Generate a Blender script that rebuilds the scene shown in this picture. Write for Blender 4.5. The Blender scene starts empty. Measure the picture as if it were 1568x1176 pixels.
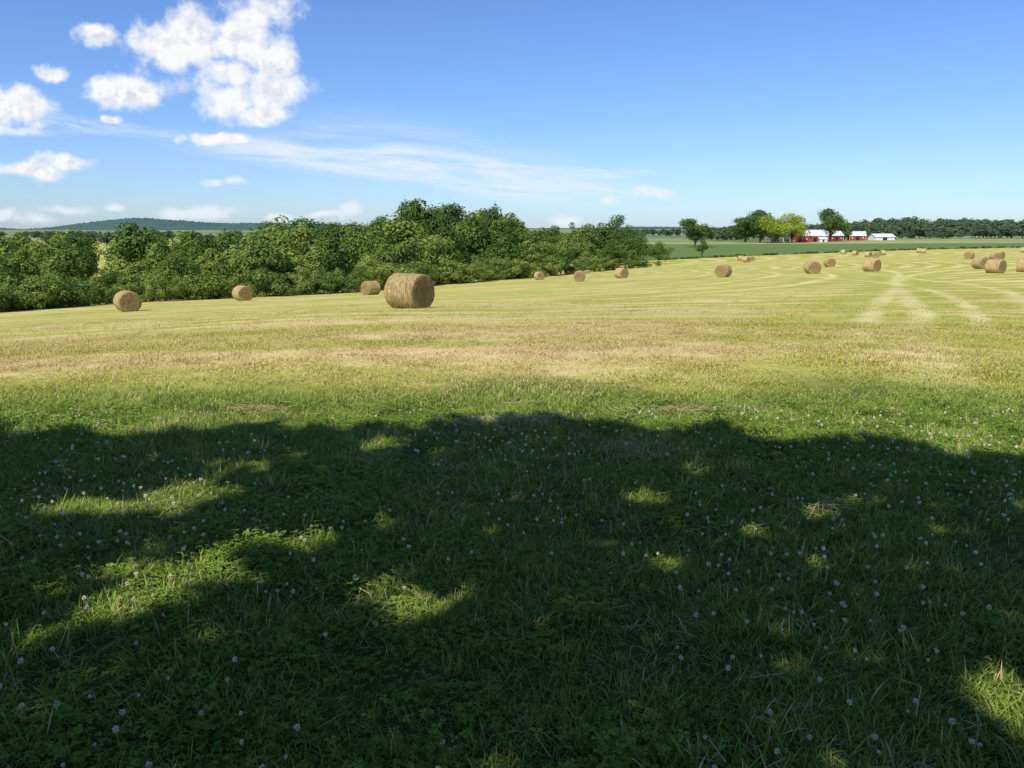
import bpy, math, random
import numpy as np
from mathutils import Vector, Matrix
rng = np.random.default_rng(7); random.seed(7)
scene = bpy.context.scene
scene.view_settings.view_transform = 'Standard'
scene.view_settings.look = 'None'
scene.view_settings.exposure = 0
TAU = 2*math.pi
SUN_EL = math.radians(50); SH = (-0.55, -0.835)

# ------------------------------------------------------------------ noise
def vnoise(x, y, seed=0):
    x = np.asarray(x, float); y = np.asarray(y, float)
    xi = np.floor(x).astype(np.int64); yi = np.floor(y).astype(np.int64)
    xf = x-xi; yf = y-yi
    u = xf*xf*(3-2*xf); v = yf*yf*(3-2*yf)
    def h(a, b):
        n = (a*374761393+b*668265263+seed*144269504) & 0xffffffff
        n = ((n ^ (n >> 13))*1274126177) & 0xffffffff
        return ((n ^ (n >> 16)) & 0xffff)/65535.0
    return (h(xi, yi)*(1-u)+h(xi+1, yi)*u)*(1-v)+(h(xi, yi+1)*(1-u)+h(xi+1, yi+1)*u)*v
def fbm(x, y, o=4, seed=0):
    s = 0; a = .5; t = 0
    for i in range(o):
        s = s+a*vnoise(x*2**i, y*2**i, seed+i*17); t += a; a *= .5
    return s/t
def sstep(a, b, x):
    t = np.clip((np.asarray(x, float)-a)/(b-a), 0, 1); return t*t*(3-2*t)

# ------------------------------------------------------------------ terrain height
RR = np.array([0,6,10,15,20,33,57,80,110,150,200,260,330,450,600,1000,2000,6500.])
PROF = {
 -180:[0,0,0,0,0,.2,.5,1,1,1,1,1,0,0,0,0,0,0],
 -70:[0,0,-.05,-.3,-.7,-1.7,-3.5,-4.8,-6,-7,-8,-8,-8,-7,-6,-5,-3,0],
 -32:[0,0,-.03,-.35,-.8,-1.9,-4.0,-5.4,-7,-8.5,-9,-8,-7,-6,-5,-5,-3,0],
 -25:[0,0,-.03,-.35,-.8,-1.85,-3.75,-5.2,-7,-8.5,-9,-8,-6,-5,-5,-5,-3,0],
 -12:[0,0,0,-.3,-.7,-1.65,-3.4,-5.0,-7,-9,-10,-10,-9,-8,-7,-6,-3,0],
 0:[0,0,0,-.3,-.65,-1.57,-3.0,-4.3,-5.9,-8.1,-9.5,-10,-10,-9,-8,-6,-3,0],
 12:[0,0,0,-.28,-.6,-1.4,-2.5,-3.5,-4.7,-6.2,-7.6,-9,-9.5,-8.9,-8,-7,-3,0],
 20:[0,0,0,-.25,-.55,-1.3,-2.2,-2.9,-3.8,-4.9,-5.9,-6.9,-8.2,-8.4,-7.5,-7,-3,0],
 32:[0,0,0,-.22,-.5,-1.2,-2.0,-2.7,-3.1,-3.4,-4,-4.9,-5.6,-6.5,-6,-6,-3,0],
 70:[0,0,0,-.2,-.5,-1.1,-1.8,-2.4,-2.9,-3.2,-4,-4.9,-5.6,-6,-6,-6,-3,0],
 180:[0,0,0,0,0,.2,.5,1,1,1,1,1,0,0,0,0,0,0]}
NL = 420; L0 = math.log(8.); L1 = math.log(6508.)
lr = np.linspace(L0, L1, NL); azg = np.arange(-180, 180.01, .5)
keys = sorted(PROF); cols = np.array([np.interp(lr, np.log(RR+8), PROF[k]) for k in keys])
G = np.array([np.interp(azg, keys, cols[:, j]) for j in range(NL)]).T
def gs(A, sig, ax, wrap):
    n = int(sig*3); k = np.exp(-.5*(np.arange(-n, n+1)/sig)**2); k /= k.sum()
    pad = [(0, 0), (0, 0)]; pad[ax] = (n, n)
    B = np.pad(A, pad, mode='wrap' if wrap else 'edge')
    return np.apply_along_axis(lambda m: np.convolve(m, k, 'valid'), ax, B)
G = gs(G, 6, 1, False); G = gs(G, 7, 0, True)
def height(x, y):
    x = np.asarray(x, float); y = np.asarray(y, float)
    r = np.hypot(x, y); az = np.degrees(np.arctan2(x, y))
    fi = np.clip((np.log(r+8)-L0)/(L1-L0)*(NL-1), 0, NL-1.001); fj = np.clip((az+180)*2, 0, len(azg)-1.001)
    i = fi.astype(int); j = fj.astype(int); a = fi-i; b = fj-j
    z = (G[j, i]*(1-a)+G[j, i+1]*a)*(1-b)+(G[j+1, i]*(1-a)+G[j+1, i+1]*a)*b
    z = z + (fbm(x*.15, y*.15, 2, 3)-.5)*.12*sstep(6, 20, r)
    return z
def hz(x, y): return float(height(x, y))

# ------------------------------------------------------------------ field masks
def smooth_line(pl, n=6):
    P = np.array(pl, float); P = np.vstack([2*P[0]-P[1], P, 2*P[-1]-P[-2]]); o = []
    for i in range(1, len(P)-2):
        for k in range(n):
            t = k/n; a, b, c, d = P[i-1], P[i], P[i+1], P[i+2]
            o.append(.5*((2*b)+(-a+c)*t+(2*a-5*b+4*c-d)*t*t+(-a+3*b-3*c+d)*t**3))
    o.append(P[-2]); return [tuple(q) for q in o]
TRACKS = [([(4.6,8.6),(5.2,9.8),(8.2,16),(13.4,26),(20.6,42),(31,65),(44,92),(52,122),(55,160),(50,210)],.40),
          ([(5.6,13),(8.5,19),(14.7,32),(24,50),(33,68),(45,88),(60,104),(80,118)],.32),
          ([(9.5,16),(14,24),(21,38),(27,55),(30,76),(30,104),(26,135)],.32),
          ([(16,24),(23,36),(31,52),(36,72),(40,98),(40,130),(36,165)],.32),
          ([(4,40),(14,50),(25,66),(35,88),(42,120),(42,160)],.4),
          ([(-14,62),(6,74),(22,98),(32,132),(34,175)],.4),
          ([(-6,50),(10,60),(25,80),(35,108),(38,150)],.35),
          ([(26,34),(38,50),(52,68),(70,84),(92,96)],.3)]
TRACKS = [(smooth_line(p, 4), w) for p, w in TRACKS]
def track_mask(x, y, dark=False):
    m = np.zeros_like(x)
    wob = (fbm(x*.25, y*.25, 2, 91)-.5)*1.0
    for pl, w in TRACKS:
        d = np.full_like(x, 1e9)
        for (ax, ay), (bx, by) in zip(pl[:-1], pl[1:]):
            dx, dy = bx-ax, by-ay; L2 = dx*dx+dy*dy
            t = np.clip(((x-ax)*dx+(y-ay)*dy)/L2, 0, 1)
            d = np.minimum(d, np.hypot(x-ax-t*dx, y-ay-t*dy))
        d = np.abs(d+wob*.5)
        if dark: d = np.abs(d-1.5); m = np.maximum(m, 1-sstep(.3, 1.2, d))
        else: m = np.maximum(m, 1-sstep(w*.2, w*1.5, d))
    r = np.hypot(x, y)
    m *= (.1+1.3*fbm(x*.7, y*.7, 3, 55))*(1-.35*sstep(60, 160, r))
    return np.clip(m, 0, 1)*(.92 if not dark else .75)
def tan_mask(x, y):
    x = np.asarray(x, float); y = np.asarray(y, float)
    r = np.hypot(x, y)
    yy = y+(fbm(x*.35, y*.35, 3, 5)-.5)*2.2-np.clip(x, 0, 6)*.03
    base = np.interp(yy, [0,6.8,7.7,8.4,9.3,11.5,14,20,33,60,120,400], [.07,.09,.14,.32,.62,.74,.65,.57,.50,.43,.38,.34])
    base = base-.06*sstep(2.5, 8, x)*sstep(8, 9, y)*(1-sstep(14, 30, y))
    c = np.hypot(x+12, (y-160))
    st = .5+.5*np.sin(c*TAU/3.4+3*fbm(x*.08, y*.08, 2, 8))
    streak = fbm(x*.22, y*1.1, 3, 21)
    infield = sstep(8, 10, yy)
    base = base+infield*((st-.5)*.42*(1+.9*sstep(30, 80, r)*sstep(0, 20, x))+(streak-.5)*1.15)
    base = base-.5*track_mask(x, y, True)*infield
    for (cx, cy, rx, ry) in [(1.5,6.85,.5,.14),(0.0,6.35,.45,.16),(-2.2,6.9,.45,.1),(-2.9,6.4,.3,.1),(.75,5.6,.4,.1)]:
        base = base+.5*np.exp(-((x-cx)/rx)**2-((y-cy)/ry)**2)
    return np.clip(base, 0, 1)

# ------------------------------------------------------------------ node helpers
class NT:
    def __init__(s, tree): s.t = tree; s.n = tree.nodes; s.l = tree.links
    def new(s, typ, **kw):
        n = s.n.new(typ)
        for k, v in kw.items(): setattr(n, k, v)
        return n
    def put(s, sock, v):
        if isinstance(v, bpy.types.NodeSocket): s.l.new(v, sock)
        elif v is not None: sock.default_value = v
    def m(s, op, a, b=None, c=None, clamp=False):
        n = s.new('ShaderNodeMath', operation=op, use_clamp=clamp)
        s.put(n.inputs[0], a)
        if b is not None: s.put(n.inputs[1], b)
        if c is not None: s.put(n.inputs[2], c)
        return n.outputs[0]
    def vm(s, op, a, b=None):
        n = s.new('ShaderNodeVectorMath', operation=op)
        s.put(n.inputs[0], a)
        if b is not None: s.put(n.inputs[1], b)
        return n.outputs['Value'] if op in ('LENGTH', 'DOT_PRODUCT') else n.outputs[0]
    def mix(s, f, a, b, blend='MIX'):
        n = s.new('ShaderNodeMix', data_type='RGBA', blend_type=blend)
        s.put(n.inputs[0], f)
        s.put(n.inputs[6], a if not isinstance(a, tuple) else (*a[:3], 1))
        s.put(n.inputs[7], b if not isinstance(b, tuple) else (*b[:3], 1))
        return n.outputs[2]
    def ss(s, v, a, b, o0=0., o1=1.):
        n = s.new('ShaderNodeMapRange', interpolation_type='SMOOTHSTEP')
        s.put(n.inputs[0], v); n.inputs[1].default_value = a; n.inputs[2].default_value = b
        n.inputs[3].default_value = o0; n.inputs[4].default_value = o1
        return n.outputs[0]
    def noise(s, vec, scale, detail=3, rough=.55, dist=0., out='Fac'):
        n = s.new('ShaderNodeTexNoise')
        if vec is not None: s.put(n.inputs['Vector'], vec)
        n.inputs['Scale'].default_value = scale; n.inputs['Detail'].default_value = detail
        n.inputs['Roughness'].default_value = rough; n.inputs['Distortion'].default_value = dist
        return n.outputs[out]
    def attr(s, name, typ='GEOMETRY', out='Fac'):
        n = s.new('ShaderNodeAttribute', attribute_type=typ, attribute_name=name)
        return n.outputs[out]
def new_mat(name):
    m = bpy.data.materials.new(name); m.use_nodes = True
    m.node_tree.nodes.clear()
    return m, NT(m.node_tree)
def out(N, sh):
    o = N.new('ShaderNodeOutputMaterial'); N.l.new(sh, o.inputs[0])
def principled(N, col, rough=.8, bump=None, bs=.3, bd=.05, spec=.2):
    p = N.new('ShaderNodeBsdfPrincipled')
    N.put(p.inputs['Base Color'], col if not isinstance(col, tuple) else (*col[:3], 1))
    N.put(p.inputs['Roughness'], rough); p.inputs['Specular IOR Level'].default_value = spec
    if bump is not None:
        b = N.new('ShaderNodeBump'); b.inputs['Strength'].default_value = bs; b.inputs['Distance'].default_value = bd
        N.l.new(bump, b.inputs['Height']); N.l.new(b.outputs[0], p.inputs['Normal'])
    return p.outputs[0]
def leafy(N, c, tr):
    d = N.new('ShaderNodeBsdfDiffuse'); N.put(d.inputs[0], c)
    if tr <= 0: return d.outputs[0]
    t = N.new('ShaderNodeBsdfTranslucent'); N.put(t.inputs[0], c)
    mx = N.new('ShaderNodeMixShader'); mx.inputs[0].default_value = tr
    N.l.new(d.outputs[0], mx.inputs[1]); N.l.new(t.outputs[0], mx.inputs[2])
    return mx.outputs[0]

# ------------------------------------------------------------------ mesh helpers
def mesh_np(name, V, F, mats=(), mi=None, smooth=False, attrs=None):
    me = bpy.data.meshes.new(name)
    V = np.asarray(V, np.float32); F = np.asarray(F, np.int32)
    k = F.shape[1]
    me.vertices.add(len(V)); me.vertices.foreach_set('co', V.ravel())
    me.loops.add(F.size); me.loops.foreach_set('vertex_index', F.ravel())
    me.polygons.add(len(F)); me.polygons.foreach_set('loop_start', np.arange(0, F.size, k, dtype=np.int32))
    me.polygons.foreach_set('loop_total', np.full(len(F), k, np.int32))
    if mi is not None: me.polygons.foreach_set('material_index', np.asarray(mi, np.int32))
    me.polygons.foreach_set('use_smooth', np.full(len(F), smooth, bool))
    for m in mats: me.materials.append(m)
    if attrs:
        for n, a in attrs.items():
            at = me.attributes.new(n, 'FLOAT', 'POINT'); at.data.foreach_set('value', np.asarray(a, np.float32))
    me.update(calc_edges=True); me.validate()
    return me
def add_obj(name, me, loc=(0, 0, 0), coll=None, parent=None):
    o = bpy.data.objects.new(name, me); o.location = loc
    (coll or scene.collection).objects.link(o)
    if parent: o.parent = parent
    return o

def gn_instancer(name, pts, coll, scl, rot, idx, attrs):
    me = bpy.data.meshes.new(name); n = len(pts)
    me.vertices.add(n); me.vertices.foreach_set('co', np.asarray(pts, np.float32).ravel())
    a = me.attributes.new('scl', 'FLOAT_VECTOR', 'POINT'); a.data.foreach_set('vector', np.asarray(scl, np.float32).ravel())
    a = me.attributes.new('rot', 'FLOAT_VECTOR', 'POINT'); a.data.foreach_set('vector', np.asarray(rot, np.float32).ravel())
    a = me.attributes.new('idx', 'INT', 'POINT'); a.data.foreach_set('value', np.asarray(idx, np.int32))
    for k, v in attrs.items():
        a = me.attributes.new(k, 'FLOAT', 'POINT'); a.data.foreach_set('value', np.asarray(v, np.float32))
    ob = add_obj(name, me)
    ng = bpy.data.node_groups.new(name+'_gn', 'GeometryNodeTree')
    ng.interface.new_socket('Geometry', in_out='INPUT', socket_type='NodeSocketGeometry')
    ng.interface.new_socket('Geometry', in_out='OUTPUT', socket_type='NodeSocketGeometry')
    gi = ng.nodes.new('NodeGroupInput'); go = ng.nodes.new('NodeGroupOutput')
    ci = ng.nodes.new('GeometryNodeCollectionInfo'); ci.inputs['Collection'].default_value = coll
    ci.inputs['Separate Children'].default_value = True; ci.inputs['Reset Children'].default_value = True
    iop = ng.nodes.new('GeometryNodeInstanceOnPoints'); iop.inputs['Pick Instance'].default_value = True
    def na(nm, dt):
        q = ng.nodes.new('GeometryNodeInputNamedAttribute'); q.data_type = dt; q.inputs[0].default_value = nm; return q.outputs[0]
    e2r = ng.nodes.new('FunctionNodeEulerToRotation')
    L = ng.links
    L.new(gi.outputs[0], iop.inputs['Points']); L.new(ci.outputs[0], iop.inputs['Instance'])
    L.new(na('idx', 'INT'), iop.inputs['Instance Index'])
    L.new(na('rot', 'FLOAT_VECTOR'), e2r.inputs[0]); L.new(e2r.outputs[0], iop.inputs['Rotation'])
    L.new(na('scl', 'FLOAT_VECTOR'), iop.inputs['Scale']); L.new(iop.outputs[0], go.inputs[0])
    md = ob.modifiers.new('scatter', 'NODES'); md.node_group = ng
    return ob

# ------------------------------------------------------------------ materials
C_G1 = (.15,.26,.035); C_G2 = (.44,.55,.11)         # lawn
C_H1 = (.27,.31,.045); C_H2 = (.53,.49,.11)         # mown hay stubble
C_S1 = (.58,.43,.17); C_S2 = (.80,.64,.31)          # straw

def mat_ground():
    m, N = new_mat('field_ground')
    geo = N.new('ShaderNodeNewGeometry'); P = geo.outputs['Position']
    tan = N.attr('tan'); trk = N.attr('track'); crop = N.attr('crop'); far = N.attr('far'); hay = N.attr('hay')
    n1 = N.noise(P, 9., 4, .7); n2 = N.noise(P, .7, 3, .6); n3 = N.noise(P, .06, 3, .6)
    anis = N.noise(N.vm('MULTIPLY', P, (.35, 1.6, 1.)), 1.2, 4, .7)
    lawn = N.mix(n1, (.04,.07,.014), (.12,.16,.035))
    hayc = N.mix(N.ss(N.m('ADD', n1, N.m('MULTIPLY', n2, .7)), .5, 1.2), C_H1, C_H2)
    straw = N.mix(n1, C_S1, C_S2)
    base = N.mix(hay, lawn, hayc)
    tf = N.m('ADD', tan, N.m('ADD', N.m('MULTIPLY', N.m('SUBTRACT', n1, .5), .5), N.m('MULTIPLY', N.m('SUBTRACT', anis, .5), 1.2)))
    tf = N.m('MULTIPLY', N.ss(tf, .12, .95), hay)
    base = N.mix(tf, base, straw)
    base = N.mix(N.m('MULTIPLY', trk, .85), base, (.78,.69,.33))
    pn = N.m('MULTIPLY', N.ss(n3, .42, .65), N.m('MULTIPLY', hay, .3))
    base = N.mix(pn, base, (.25,.30,.05))
    cr = N.mix(N.noise(P, .5, 3, .7), (.08,.135,.035), (.14,.21,.06))
    sp = N.new('ShaderNodeSeparateXYZ'); N.l.new(P, sp.inputs[0])
    rw = N.m('SINE', N.m('ADD', N.m('MULTIPLY', sp.outputs[0], .10), N.m('MULTIPLY', sp.outputs[1], .26)))
    cr = N.mix(N.ss(rw, -.2, .9, 0, .45), cr, (.20,.27,.09))
    base = N.mix(crop, base, cr)
    fc = N.mix(N.ss(N.noise(P, .004, 3, .6), .4, .6), (.14,.20,.09), (.25,.29,.13))
    base = N.mix(far, base, fc)
    sh = principled(N, base, .95, N.m('ADD', n1, N.m('MULTIPLY', n2, 1.)), .6, .12, .05)
    out(N, sh); return m

def mat_blade(kind):
    m, N = new_mat('grass_blade_'+kind)
    br = N.attr('br'); b2 = N.attr('b2'); tt = N.attr('tt')
    tan = N.attr('tan', 'INSTANCER'); hay = N.attr('hay', 'INSTANCER'); trk = N.attr('track', 'INSTANCER')
    g = N.mix(br, C_G1, C_G2); h = N.mix(br, (.36,.42,.055), (.72,.66,.15))
    c = N.mix(hay, g, h)
    st = N.mix(br, (.66,.47,.20), (.90,.71,.38))
    tn = N.m('MAXIMUM', tan, N.m('MULTIPLY', trk, .95))
    c = N.mix(N.ss(N.m('SUBTRACT', tn, b2), -.04, .04), c, st)
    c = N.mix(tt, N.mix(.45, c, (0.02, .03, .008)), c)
    out(N, leafy(N, c, .22)); return m

def mat_leaf(name, c1, c2, c3, inst=True, tr=.2):
    m, N = new_mat(name)
    br = N.attr('br')
    c = N.mix(br, c1, c2)
    oi = N.new('ShaderNodeObjectInfo')
    rnd = N.attr('hue', 'INSTANCER') if inst else oi.outputs['Random']
    c = N.mix(rnd, c, N.mix(br, tuple(k*.6 for k in c3), tuple(k*1.2 for k in c3)))
    out(N, leafy(N, c, tr)); return m
def mat_bark():
    m, N = new_mat('bark'); tc = N.new('ShaderNodeTexCoord')
    n = N.noise(N.vm('MULTIPLY', tc.outputs['Object'], (1, 1, .2)), 8, 3, .7)
    out(N, principled(N, N.mix(n, (.05,.04,.03), (.17,.14,.11)), .9)); return m
def mat_plain(name, c1, c2, scale=3, rough=.7, stretch=(1, 1, 1)):
    m, N = new_mat(name); tc = N.new('ShaderNodeTexCoord')
    n = N.noise(N.vm('MULTIPLY', tc.outputs['Object'], stretch), scale, 3, .6)
    out(N, principled(N, N.mix(n, c1, c2), rough)); return m

M_GROUND = mat_ground(); M_BLADE = mat_blade('green'); M_BARK = mat_bark()
M_LEAF = mat_leaf('tree_leaves', (.03,.075,.02), (.13,.22,.045), (.28,.35,.075))
M_LEAF_OBJ = mat_leaf('oak_leaves', (.04,.09,.028), (.12,.20,.05), (.12,.20,.045), inst=False)
M_LEAF_YEL = mat_leaf('yellow_green_leaves', (.22,.28,.03), (.48,.52,.08), (.34,.42,.05), inst=False)
M_LEAF_FAR = mat_leaf('hazy_distant_leaves', (.065,.11,.065), (.13,.19,.09), (.13,.19,.09), tr=0)  # aerial haze painted into the leaf greens of far trees
M_LEAF_SH = mat_leaf('shade_tree_leaves', (.05,.10,.03), (.10,.17,.045), (.08,.14,.04), inst=False, tr=.12)

# ------------------------------------------------------------------ terrain mesh
def build_terrain():
    az = np.concatenate([np.arange(-180, -40, 3.5), np.arange(-40, 40, .17), np.arange(40, 180, 3.5)])
    az = np.radians(az); na = len(az)
    r = np.concatenate([[1.0], np.exp(np.arange(math.log(1.4), math.log(6400), .0145))]); nr = len(r)
    A, Rm = np.meshgrid(az, r)
    X = Rm*np.sin(A); Y = Rm*np.cos(A); X = X.ravel(); Y = Y.ravel()
    Z = height(X, Y)
    V = np.stack([X, Y, Z], 1)
    i = np.arange(nr-1)[:, None]*na; j = np.arange(na)[None, :]; j2 = (j+1) % na
    F = np.stack([i+j, i+j2, i+na+j2, i+na+j], -1).reshape(-1, 4)[:, ::-1]
    c = len(V); V = np.vstack([V, [[0, 0, 0]]])
    nq = na//2
    Fc = np.array([[c, (2*k+2) % na, 2*k+1, 2*k] for k in range(nq)])
    F = np.vstack([F, Fc])
    X = V[:, 0]; Y = V[:, 1]
    az = np.degrees(np.arctan2(X, Y)); rr = np.hypot(X, Y)
    edge = np.interp(az, [8,12,20,27,32,60], [270,290,330,370,400,420])
    crop = sstep(-2, 2, rr-edge)*(1-sstep(530, 545, rr))*sstep(7, 8, az)
    far = np.maximum(sstep(575, 620, rr)*sstep(7, 8, az), sstep(430, 700, rr))
    hay = sstep(7.0, 9.2, Y+(fbm(X*.5, Y*.5, 3, 5)-.5)*2)
    me = mesh_np('ground', V, F, [M_GROUND], smooth=True, attrs=dict(tan=tan_mask(X, Y), track=track_mask(X, Y), crop=crop, far=far, hay=hay))
    add_obj('ground', me)
build_terrain()

# ------------------------------------------------------------------ grass
def clump_mesh(name, nb, rad, h0, h1, w, lean, mat, seed, vary=1.):
    g = np.random.default_rng(seed)
    a = g.uniform(0, TAU, nb); rd = rad*np.sqrt(g.uniform(0, 1, nb))
    bx = rd*np.cos(a); by = rd*np.sin(a)
    L = g.uniform(h0, h1, nb)*(1+vary*(fbm(bx*14+50, by*14+50, 2, seed)-.5)*1.6); d = g.uniform(0, TAU, nb)
    d = d*.6+TAU*fbm(bx*9+9, by*9+9, 2, seed+3)
    ln = np.clip(g.normal(lean, .4, nb), .05, 1.8)
    tw = d+math.pi/2+g.uniform(-.5, .5, nb)
    wv = w*g.uniform(.6, 1.3, nb)
    lv = [0, .35, .7, 1.]; wd = [.8, 1., .75, .08]
    V = np.zeros((nb, 8, 3)); px, py, pz = bx.copy(), by.copy(), np.full(nb, -.01)
    tt = np.zeros((nb, 8))
    for k in range(4):
        if k:
            seg = (lv[k]-lv[k-1])*L; ang = ln*(.35+.9*lv[k])
            ang = np.minimum(ang, 1.75)
            px = px+seg*np.sin(ang)*np.cos(d); py = py+seg*np.sin(ang)*np.sin(d); pz = np.maximum(pz+seg*np.cos(ang), .004)
        ww = wv*wd[k]*.5
        V[:, 2*k, 0] = px-ww*np.cos(tw); V[:, 2*k, 1] = py-ww*np.sin(tw); V[:, 2*k, 2] = pz
        V[:, 2*k+1, 0] = px+ww*np.cos(tw); V[:, 2*k+1, 1] = py+ww*np.sin(tw); V[:, 2*k+1, 2] = pz
        tt[:, 2*k:2*k+2] = lv[k]
    b = np.arange(nb)[:, None, None]*8
    F = (b+np.array([[0,1,3,2],[2,3,5,4],[4,5,7,6]])[None]).reshape(-1, 4)
    brv = np.clip(g.uniform(0, 1, nb)*.7+.3*fbm(bx*10+3, by*10+3, 2, seed+9), 0, 1)
    b2v = np.clip(g.uniform(0, 1, nb)+.5*(fbm(bx*8+31, by*8+31, 2, seed+11)-.5), .02, 1)
    return mesh_np(name, V.reshape(-1, 3), F, [mat], smooth=True,
        attrs=dict(br=np.repeat(brv, 8), b2=np.repeat(b2v, 8), tt=tt.ravel()))
def protos(cname, items):
    c = bpy.data.collections.new(cname)
    for i, (n, me) in enumerate(items): add_obj('%s_%02d' % (n, i), me, coll=c)
    return c
def sector(n, y0, y1, half=.76, xm=.4):
    u = rng.uniform(0, 1, n); y = np.sqrt(y0*y0+u*(y1*y1-y0*y0))
    x = rng.uniform(-1, 1, n)*(y*half+xm)
    return x, y
def scatter(name, coll, nproto, x, y, s0, s1, tilt=.15, zo=0., noh=False):
    n = len(x); z = height(x, y)+zo
    s = rng.uniform(s0, s1, n)*(1 if noh else (.7+.6*fbm(x*1.5, y*1.5, 2, 44)))
    rot = np.stack([rng.normal(0, tilt, n), rng.normal(0, tilt, n), rng.uniform(0, TAU, n)], 1)
    hay = sstep(7.0, 9.2, y+(fbm(x*.5, y*.5, 3, 5)-.5)*2)
    return gn_instancer(name, np.stack([x, y, z], 1), coll, np.stack([s, s, s], 1), rot, rng.integers(0, nproto, n),
                 dict(tan=tan_mask(x, y), hay=hay, track=track_mask(x, y)))
cA = protos('lawn_blades', [('tuft', clump_mesh('tuftA%d' % i, 480, .25, .025, .075, .004, 1.05+.1*(i % 3), M_BLADE, 100+i)) for i in range(8)])
x, y = sector(1150, 1.3, 7.7); scatter('lawn_grass', cA, 8, x, y, .8, 1.25, .05)
cB = protos('near_hay_blades', [('tuft', clump_mesh('tuftB%d' % i, 260, .42, .02, .065, .007, 1.2, M_BLADE, 200+i, .6)) for i in range(6)])
x, y = sector(2100, 7.2, 18); scatter('stubble_grass', cB, 6, x, y, .7, 1.2, .05)
cC = protos('mid_hay_blades', [('tuft', clump_mesh('tuftC%d' % i, 80, .55, .02, .075, .013, 1.25, M_BLADE, 300+i, .6)) for i in range(5)])
u = rng.uniform(0, 1, 4200)**.75; y = 17+u*33; x = rng.uniform(-1, 1, len(y))*y*.72
k = rng.uniform(0, 1, len(y)) < np.interp(y, [17, 32, 50], [1, .75, .1]); scatter('stubble_grass', cC, 5, x[k], y[k], .6, 1.1, .08)
cT = protos('tall_tufts', [('tuft', clump_mesh('tuftT%d' % i, 18, .04, .07, .15, .0045, .6, M_BLADE, 400+i, .3)) for i in range(4)])
x, y = sector(320, 1.6, 8.); scatter('tall_grass', cT, 4, x, y, .6, 1.1)

def clover_leaf_mesh(name, seed, n=60):
    g = np.random.default_rng(seed); V = []; F = []; br = []
    for k in range(n):
        cx, cy = g.normal(0, .08, 2); h = g.uniform(.02, .055); a0 = g.uniform(0, TAU); s = g.uniform(.006, .010); b = g.uniform(0, .45)
        for q in range(3):
            a = a0+q*TAU/3; dx, dy = math.cos(a), math.sin(a); nx, ny = -dy, dx; i = len(V)
            V += [(cx, cy, h), (cx+dx*s+nx*s*.75, cy+dy*s+ny*s*.75, h+.003), (cx+dx*s*1.9, cy+dy*s*1.9, h), (cx+dx*s-nx*s*.75, cy+dy*s-ny*s*.75, h+.003)]
            F.append((i, i+1, i+2, i+3)); br += [b]*4
    return mesh_np(name, V, F, [M_BLADE], attrs=dict(br=br, b2=[.99]*len(br), tt=[.9]*len(br)))
cL = protos('clover_leaf', [('clover', clover_leaf_mesh('cl%d' % i, 500+i)) for i in range(3)])
x, y = sector(1100, 1.4, 7.2); k = fbm(x*.9, y*.9, 2, 66) > .44; scatter('clover_leaves', cL, 3, x[k], y[k], .8, 1.2)

M_CLOVER = mat_plain('clover_petal', (.70,.62,.47), (.88,.82,.68), 60)
def clover_head(name, seed):
    g = np.random.default_rng(seed); V = []; F = []; mi = []
    hh = g.uniform(.06, .095)
    for k in range(3):
        a = k*TAU/3; i = len(V); w = .0012
        V += [(w*math.cos(a), w*math.sin(a), 0), (w*math.cos(a+2), w*math.sin(a+2), 0), (w*math.cos(a+2)+.004, w*math.sin(a+2), hh), (w*math.cos(a)+.004, w*math.sin(a), hh)]
        F.append((i, i+1, i+2, i+3)); mi.append(1)
    for k in range(60):
        d = g.normal(0, 1, 3); d[2] += .3; d /= np.linalg.norm(d); t = np.cross(d, g.normal(0, 1, 3)); t /= np.linalg.norm(t)
        c = np.array([.004, 0, hh]); r = .0095*g.uniform(.75, 1.1); i = len(V)
        V += [tuple(c+d*r*.2-t*.001), tuple(c+d*r*.2+t*.001), tuple(c+d*r+t*.0017), tuple(c+d*r-t*.0017)]
        F.append((i, i+1, i+2, i+3)); mi.append(0)
    return mesh_np(name, V, F, [M_CLOVER, M_BLADE], mi=mi, attrs=dict(br=[.6]*len(V), b2=[.99]*len(V), tt=[.6]*len(V)))
cW = protos('clover_heads', [('head', clover_head('ch%d' % i, 600+i)) for i in range(4)])
x, y = sector(2600, 1.6, 6.8); k = fbm(x*.8, y*.8, 2, 77)+rng.uniform(-.25, .25, len(x)) > .52
scatter('white_clover', cW, 4, x[k], y[k], .65, 1.15, .25, 0, True)

def straw_mesh(name, seed, n):
    g = np.random.default_rng(seed); V = []; F = []; br = []
    for k in range(n):
        c = g.normal(0, .06, 2); a = g.uniform(0, TAU) if k % 3 else .4; L = g.uniform(.04, .15); w = .0011; z = g.uniform(.02, .06); z2 = z+g.uniform(-.03, .03)
        dx, dy = math.cos(a)*L/2, math.sin(a)*L/2; nx, ny = -math.sin(a)*w, math.cos(a)*w; i = len(V)
        V += [(c[0]-dx-nx, c[1]-dy-ny, z), (c[0]+dx-nx, c[1]+dy-ny, z2), (c[0]+dx+nx, c[1]+dy+ny, z2+.001), (c[0]-dx+nx, c[1]-dy+ny, z+.001)]
        F.append((i, i+1, i+2, i+3)); br += [g.uniform(0, 1)]*4
    return mesh_np(name, V, F, [M_STRAW], attrs=dict(br=br))
M_STRAW = mat_plain('dry_straw', (.32,.25,.11), (.62,.50,.25), 5)
cS = protos('straws', [('straw', straw_mesh('st%d' % i, 700+i, [2, 4, 12][i])) for i in range(3)])
x, y = sector(300, 1.6, 7.8)
sx = []; sy = []
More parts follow.
